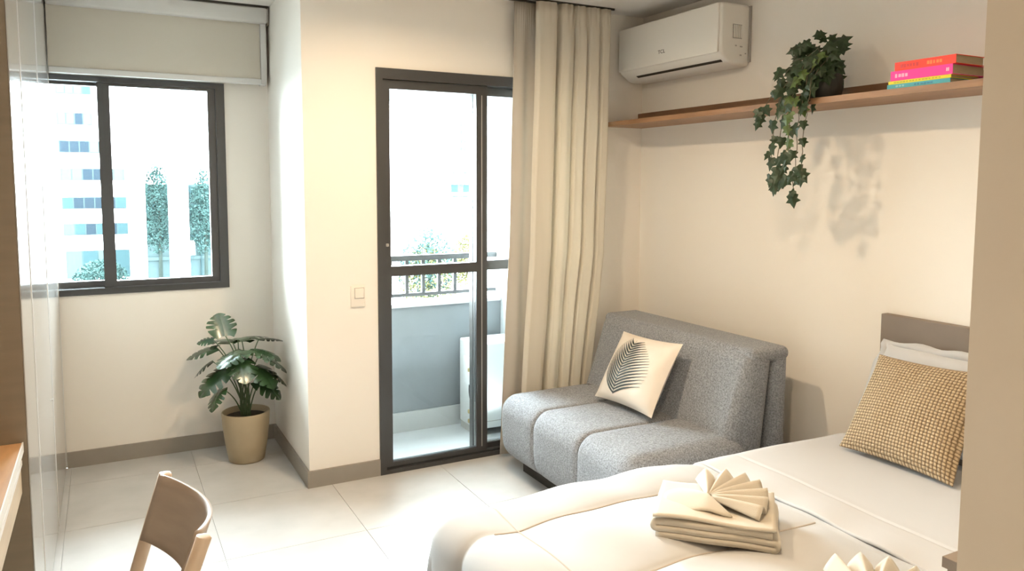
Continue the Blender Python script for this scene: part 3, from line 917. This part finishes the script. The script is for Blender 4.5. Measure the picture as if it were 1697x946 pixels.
stroke((0.365, 0.915), (0.372, 0.5), (0.39, 0.09), 0.006, 0.004, 16)
add('leaf_print', join(*strokes), PRINT, cu, False, solid=0.0008)

jc = [(-0.215, -1.850, 0.872), (-0.205, -2.185, 0.868), (-0.440, -2.312, 0.535), (-0.430, -1.850, 0.532)]
jc = [(-0.215, -1.850, 0.872), (-0.185, -2.270, 0.880), (-0.440, -2.312, 0.535), (-0.430, -1.850, 0.532)]
vf, uv, _ = pillow(jc, 0.15 if check_front(jc) else -0.15, pinch=0.05, seed=4)
ju = add('jute_cushion', vf, JUTE, None, True, uv)
tag(ju, 'brown woven jute cushion leaning on the white pillows', 'cushion')

# ------------------------------------------------------------------ bed
BX0, BX1, BY0, BY1 = -2.0, -0.045, -3.05, -1.70
bed = thing('bed', 'double bed with a brown-grey headboard against the right wall', 'bed', (-1.0, -2.38, 0))
add('headboard', rbox((-0.042, -3.19, 0.10), (-0.002, -1.722, 1.003), 0.004, 2, (1, 1, 1)), HEADB, bed)
add('bed_base', box(BX0 + 0.03, BX1, BY0 + 0.02, BY1 - 0.02, 0.10, 0.28), TAUPE, bed)
add('mattress', rbox((BX0, BY0, 0.28), (BX1, BY1, 0.484), 0.05, 4, (2, 2, 2)), SHEET, bed, True)
for x in (BX0 + 0.10, BX1 - 0.15):
    for y in (BY0 + 0.10, BY1 - 0.10):
        add('bed_leg', lathe([(0.025, 0.0), (0.03, 0.10)], x, y, 14), DARK, bed)

def drape(a, b, ztop, A, B, R, extra_h, hem):
    """a: distance from the wall, b: y. Rolls over the foot end and over the far side"""
    ex, ey = max(0.0, a - A), max(0.0, b - B)
    e = math.hypot(ex, ey)
    x, y, z = -min(a, A), min(b, B), ztop
    if e > 0:
        dx, dy = ex / e, ey / e
        if e < R * PI / 2:
            o, dn = (R + extra_h) * sin(e / R), R * (1 - cos(e / R))
            ho = extra_h * cos(e / R)
            z = ztop - dn + ho
        else:
            dn = R + (e - R * PI / 2)
            o = R + extra_h
            hang = min(1, (dn - R) / 0.25)
            o += hang * (0.022 * sin(b * 17 + 1.0) * dx + 0.016 * sin(a * 13) * dy + 0.03 * hang)
            if dx > 0.25 and dy > 0.25:
                o += 0.05 * hang * sin(math.atan2(dy, dx) * 6)
            z = ztop - dn
        x -= dx * o
        y += dy * o
    else:
        z += extra_h
    return (x, y, max(z, 0.03))
QA, QB = (1.10, 1.48, 1.86), (-2.65, -2.262, -1.875)
def puff(a, b):
    ga = [0.70] + list(QA) + [2.24]
    gb = [-3.04] + list(QB) + [-1.49]
    def cell(t, gsp):
        for p, q in zip(gsp, gsp[1:]):
            if p <= t <= q:
                return abs(sin(PI * (t - p) / (q - p)))
        return 0.3
    ca = cell(a, [0.30, 1.03, 1.86, 2.24])
    cb = cell(b, gb)
    k = min(1, max(0, (a - 0.98) / 0.14))
    h = 0.006 + (0.004 + 0.030 * k) * (min(ca, 1) ** 0.42) * (min(cb, 1) ** 0.42)
    h += 0.006 * sin(9 * a + 5 * b) * sin(7 * b - 4 * a) + 0.003 * sin(23 * a - 13 * b)
    return h
def duvet(s, t):
    a = 0.86 + (2.46 - 0.86) * s
    b = -3.05 + (1.72) * t
    return drape(a, b, 0.498, 1.955, -1.735, 0.07, puff(a, b), 0)
tag(add('duvet', grid(150, 150, duvet), LINEN, None, True, solid=0.012), 'puffy white quilted duvet hanging over the bed foot', 'duvet')
dvt = [o for o in C.objects if o.name == 'duvet'][0]
def on_duvet(a, b):
    i, j = (a - 0.86) / 1.6 * 150, (b + 3.05) / 1.72 * 150
    i0, j0 = min(149, int(i)), min(149, int(j))
    g = lambda p, q: Vector(duvet(p / 150, q / 150))
    u, v = i - i0, j - j0
    p = g(i0, j0) * ((1 - u) * (1 - v)) + g(i0 + 1, j0) * (u * (1 - v)) + g(i0, j0 + 1) * ((1 - u) * v) + g(i0 + 1, j0 + 1) * (u * v)
    return p + Vector((0, 0, 0.0068))
for a_ in (1.86,):
    add('quilt_seam', tube([on_duvet(a_, -3.04 + 1.34 * k / 90) for k in range(91)], 0.0028, 5), STITCH, dvt)
for b_ in QB:
    add('quilt_seam', tube([on_duvet(1.04 + 0.90 * k / 60, b_) for k in range(61)], 0.0028, 5), STITCH, dvt)
def fold(s, t):
    a = 0.24 + (1.012 - 0.24) * s
    b = -3.05 + 1.56 * t
    lift = 0.018 + 0.004 * min(1, max(0, (a - 0.80) / 0.1)) + 0.004 * sin(8 * a + 6 * b) + 0.003 * sin(26 * b + 3 * a) * max(0, (a - 0.8) / 0.2)
    if abs(a - 0.842) < 0.006:
        lift -= 0.004
    return drape(a, b, 0.498, 1.955, -1.735, 0.07, lift, 0)
fs = tag(add('top_sheet', grid(128, 90, fold), SHEET, None, True, solid=0.010), 'smooth white top sheet folded down over the duvet by the pillows', 'bed sheet')
ln1 = [Vector(fold((0.842 - 0.24) / (1.012 - 0.24), t / 60)) + Vector((0, 0, 0.0035)) for t in range(0, 56)]
add('hem_stitch', tube(ln1, 0.0026, 5), STITCH, fs)

# pillows against the headboard
def big_pillow(corners, label, seed, thick=0.16):
    vf, uv, surf_ = pillow(corners, thick if check_front(corners) else -thick, pinch=0.03, n=30, power=0.5, wr=0.006, seed=seed)
    t = thing('pillow', label, 'pillow', tuple(sum((Vector(c) for c in corners), Vector()) / 4 - Vector((0, 0, 0.2))), 'white bed pillows')
    add('pillow_case', vf, SHEET, t, True, uv)
    cs = [Vector(c) for c in corners]
    cen = sum(cs, Vector()) / 4
    V, F = [], []
    N = 24
    ring = []
    for e in range(4):
        for k in range(N):
            ring.append((cs[e].lerp(cs[(e + 1) % 4], k / N), (e * N + k)))
    nrm = (cs[1] - cs[0]).cross(cs[3] - cs[0]).normalized()
    for p, k in ring:
        inn = p + (cen - p) * 0.06
        out = p + (p - cen).normalized() * (0.022 + 0.006 * sin(k * 0.9 + seed)) + nrm * 0.010 * sin(k * 0.75 + seed)
        V += [tuple(inn), tuple(out)]
    m = len(ring)
    F = [(2 * i, 2 * i + 1, 2 * ((i + 1) % m) + 1, 2 * ((i + 1) % m)) for i in range(m)]
    add('flange', (V, F), SHEET, t, True, solid=0.004)
    return t
big_pillow([(-0.098, -1.795, 0.895), (-0.098, -2.360, 0.895), (-0.160, -2.360, 0.560), (-0.160, -1.722, 0.560)], 'white flanged pillow upright against the headboard behind the jute cushion', 2, 0.10)
big_pillow([(-0.110, -2.450, 0.895), (-0.110, -3.010, 0.895), (-0.190, -3.010, 0.560), (-0.190, -2.450, 0.560)], 'white flanged pillow upright on the bed side hidden by the beige wall', 5, 0.13)

# ------------------------------------------------------------------ towels
def towel_set(org, ang, lab1, lab2, mirror=False):
    """folded bath towel with a fan-folded hand towel on it; org = front left corner on the duvet"""
    ox, oy, oz = org
    ux, uy = cos(ang), sin(ang)             # along the front edge
    vx, vy = -sin(ang), cos(ang)            # into the depth
    def W(p):
        return (ox + ux * p[0] + vx * p[1], oy + uy * p[0] + vy * p[1], oz + p[2])
    LW, DW = 0.345, 0.285
    prof = []
    h = 0.019
    def seg(x0, x1, z, n=10):
        return [(x0 + (x1 - x0) * k / n, z) for k in range(n + 1)]
    def arc(x, z0, z1, side, n=6):
        c, r = (z0 + z1) / 2, (z1 - z0) / 2
        return [(x + side * r * sin(PI * k / n), c - r * cos(PI * k / n)) for k in range(1, n)]
    prof += seg(0.012, LW - 0.012, 0.010) + arc(LW - 0.012, 0.010, 0.010 + h, 1) + seg(LW - 0.012, 0.014, 0.010 + h) + arc(0.014, 0.010 + h, 0.010 + 2 * h, -1) + seg(0.014, LW - 0.016, 0.010 + 2 * h)
    n = len(prof) - 1
    def fn(s, t):
        i = int(round(s * n))
        x, z = prof[i]
        return W((x + 0.002 * sin(9 * t), 0.004 + t * (DW - 0.008) + 0.003 * sin(x * 30), z + 0.003 * sin(5 * t + 9 * x)))
    bt = thing('bath_towel', lab1, 'towel', W((LW / 2, DW / 2, 0)), 'folded bath towels on the bed')
    add('folded_layers', grid(n, 14, fn), TOWEL, bt, True, solid=0.0165)
    ht = thing('hand_towel', lab2, 'towel', W((LW / 2, DW / 2, 0.062)), 'fan-folded hand towels')
    def top(s, t):
        return W((0.004 + s * (LW - 0.010), 0.002 + t * (DW - 0.01), 0.067 + 0.004 * sin(6 * s + 4 * t) + 0.010 * math.exp(-((s - 0.3) / 0.2) ** 2) * sin(PI * t)))
    add('flat_layer', grid(24, 20, top), TOWEL, ht, True, solid=0.007)
    px, py = 0.150, 0.125
    NPL, A0, A1 = 7, math.radians(105), math.radians(-30)
    def fan(s, t):
        q = t * NPL
        fr = q - math.floor(q)
        tri = 1 - abs(2 * fr - 1)
        a = A0 + (A1 - A0) * t
        rr = 0.012 + s * (0.165 + 0.012 * sin(5 * t))
        lean = (tri ** 0.8) * (0.010 + 0.031 * s ** 0.7) * (0.7 + 0.4 * sin(PI * (1 - t) * 0.9))
        bx = px + rr * cos(a)
        by = py + rr * sin(a)
        bx, by = min(max(bx, 0.0), LW + 0.005), min(max(by, 0.01), DW + 0.03)
        return W((bx, by, 0.073 + 0.014 * (1 - s) + lean))
    add('fan_pleats', grid(10, NPL * 10, fan), TOWEL, ht, True, solid=0.005)
    def cape(s, t):       # smooth corner folded over the left of the fan
        a = math.radians(100) + t * math.radians(215)
        r = s * (0.10 + 0.03 * cos(a * 2))
        z = 0.073 + 0.026 * (1 - s) ** 0.8 + 0.006 * sin(3 * a) * s
        return W((max(0.006, px + r * cos(a)), max(0.006, py + r * sin(a)), z))
    add('draped_corner', grid(10, 40, cape), TOWEL, ht, True, solid=0.006)
towel_set((-1.575, -2.145, 0.536), math.radians(-45), 'folded cream bath towel on the duvet, the fully visible one', 'cream hand towel fan-folded on the fully visible towel stack')
towel_set((-1.640, -2.800, 0.535), math.radians(-30), 'folded cream bath towel nearest the camera, cut by the frame', 'cream hand towel with pleats peeking in at the bottom of the picture')

# ------------------------------------------------------------------ narrow brown cabinet between bed and partition
cb = thing('side_cabinet', 'narrow dark brown cabinet corner beside the beige partition', 'cabinet', (-1.5, -3.14, 0))
add('body', box(-1.700, -1.30, -3.198, -3.085, 0.0, 0.912), HEADB, cb)
add('cabinet_top', box(-1.708, -1.295, -3.199, -3.080, 0.912, 0.930), HEADB, cb)

# ------------------------------------------------------------------ outside
GZ = -8.5
struct(add('ground', box(-160, 200, 1.5, 260, GZ - 0.5, GZ), GROUND))
def strip(parent, y, x0, x1, z0, z1, mats, n):
    w = add('window', box(x0 - 0.06, x1 + 0.06, y - 0.12, y, z0 - 0.06, z1 + 0.06), BPALE, parent)
    for k in range(n):
        a, b = x0 + (x1 - x0) * k / n, x0 + (x1 - x0) * (k + 1) / n
        add('pane', box(a + 0.05, b - 0.05, y - 0.16, y - 0.12, z0, z1), mats[k % len(mats)], w)
ta = thing('office_tower', 'white office tower with long bands of teal windows', 'building', (-6, 86, GZ))
add('facade', box(-13.0, -0.85, 80, 96, GZ, 24), BFAC, ta)
for k, (x0, x1, zc, ms) in enumerate(((-6.55, -3.75, 10.25, (BPALE, BPALE, BPALE, BTEAL)), (-6.55, -3.75, 7.4, (BPALE, BPALE, BTEAL2, BPALE)), (-6.5, -3.2, 4.8, (BTEAL2, BTEAL2, BTEAL2, BPALE)),
                                      (-6.45, -1.2, 2.2, (BPALE, BPALE, BTEAL2, BTEAL2, BPALE, BPALE)), (-6.45, -1.1, -0.5, (BTEAL, BTEAL2, BTEAL2, BTEAL2, BTEAL2, BTEAL)), (-6.4, -1.05, -3.0, (BPALE, BTEAL, BTEAL2, BTEAL, BTEAL2, BTEAL)),
                                      (-6.55, -3.75, 13.2, (BPALE, BPALE)))):
    strip(ta, 80, x0, x1, zc - 0.5, zc + 0.5, ms, len(ms))
strip(ta, 80, -6.3, -1.0, -7.6, -5.1, (BPALE, BTEAL, BPALE, BTEAL), 4)
tb = thing('glass_block', 'teal glazed block with two tall white columns seen through the right window pane', 'building', (2, 66, GZ))
add('curtain_wall', box(-0.9, 9, 66, 74, GZ, 1.3), BPALE, tb)
for x0, x1 in ((-1.27, -0.22), (1.62, 2.78)):
    add('white_column', box(x0, x1, 60.4, 61.6, GZ, 16), BFAC, tb)
for k in range(5):
    z = -6.8 + k * 1.85
    add('floor_band', box(-0.9, 9, 65.85, 66.0, z, z + 0.28), BPALE if k % 2 else BTEAL, tb)
for k in range(16):
    add('mullion', box(-0.2 + k * 0.36, -0.13 + k * 0.36, 65.8, 65.99, -1.6 if k % 3 else GZ + 2, 1.2), BTEAL, tb)
strip(tb, 65.84, -0.1, 1.5, -1.1, -0.3, (BTEAL2, BTEAL), 4)
strip(tb, 65.84, 2.9, 5.0, -1.1, -0.3, (BTEAL2, BTEAL), 4)
strip(tb, 65.84, 3.0, 3.7, -4.6, -3.4, (BFAC,), 1)
tc_ = thing('white_block', 'bright white block with small windows seen through the balcony door', 'building', (40, 96, GZ))
add('facade', box(28, 62, 90, 108, GZ, 26), BFAC, tc_)
for x0, x1 in ((38.75, 39.7), (40.2, 41.1)):
    for k in range(4):
        z = 5.7 + k * 1.1
        strip(tc_, 90, x0 + 0.15, x1 - 0.15, z, z + 0.42, (BPALE,), 1)
for x0, x1, z in ((33.5, 38.0, 2.8), (38.6, 41.8, 2.8), (34.3, 36.4, 1.5), (37.4, 43.0, 1.42), (37.6, 39.9, -0.3)):
    add('ledge', box(x0, x1, 89.6, 90, z - 0.07, z + 0.07), BTEAL, tc_)
strip(tc_, 90, 37.5, 40.1, 0.3, 1.2, (BTEAL, BPALE), 3)
strip(tc_, 90, 46.0, 48.5, 0.0, 1.2, (BPALE,), 3)
for k, (x, y, z1, lb) in enumerate(((-1.30, 20, 4.1, 'thin dark pole outside the right window pane'), (14.08, 30, 4.1, 'thin dark pole outside the balcony door'))):
    tag(add('street_pole', tube([(x, y, GZ), (x, y, (GZ + z1) / 2), (x, y, z1)], [0.06, 0.05, 0.035], 10), POLEM), lb, 'pole')
def tree(x, y, z0, z1, rx, label, mats, seed, n=900, sz=0.13):
    t = thing('tree', label, 'tree', (x, y, z0))
    rnd = random.Random(seed)
    add('trunk', tube([(x, y, z0), (x + 0.1, y, (z0 + z1) / 2), (x, y, z1 - rx * 0.5)], [0.16, 0.12, 0.05], 8), BARK, t, True)
    for mi, m in enumerate(mats):
        V, F = [], []
        for k in range(n // len(mats)):
            while True:
                p = Vector((rnd.uniform(-1, 1), rnd.uniform(-1, 1), rnd.uniform(-1, 1)))
                if p.length < 1:
                    break
            h = (z1 - z0) * 0.32
            c = Vector((x + p.x * rx * (1.0 - 0.25 * p.z), y + p.y * rx * 0.6, z1 - h + p.z * h - (0.5 * h * mi)))
            a = Vector((rnd.uniform(-1, 1), rnd.uniform(-1, 1), rnd.uniform(-1, 1))).normalized() * sz * rnd.uniform(0.6, 1.3)
            b = a.orthogonal().normalized() * sz * 0.5
            i = len(V)
            V += [tuple(c - a), tuple(c + b), tuple(c + a), tuple(c - b)]
            F.append((i, i + 1, i + 2, i + 3))
        add('crown' if mi == 0 else 'lower_crown', (V, F), m, t)['kind'] = 'stuff'
tree(0.80, 63.5, GZ, 3.2, 1.3, 'leafy tree between the two white columns', (FOLI,), 3, 3500)
tree(4.2, 63.5, GZ, 2.7, 1.2, 'leafy tree right of the second white column', (FOLI,), 4, 3000)
tree(-3.4, 66, GZ, -4.7, 2.0, 'low dark tree at the foot of the office tower', (FOLI,), 5, 2500)
tree(15.2, 42, GZ, -1.2, 2.0, 'green and yellow tree behind the balcony railing', (FOLI, FOLIY), 6, 4500)
tree(20.6, 47, GZ, -1.9, 1.9, 'yellow-green tree further right behind the balcony railing', (FOLIY,), 7, 3500)
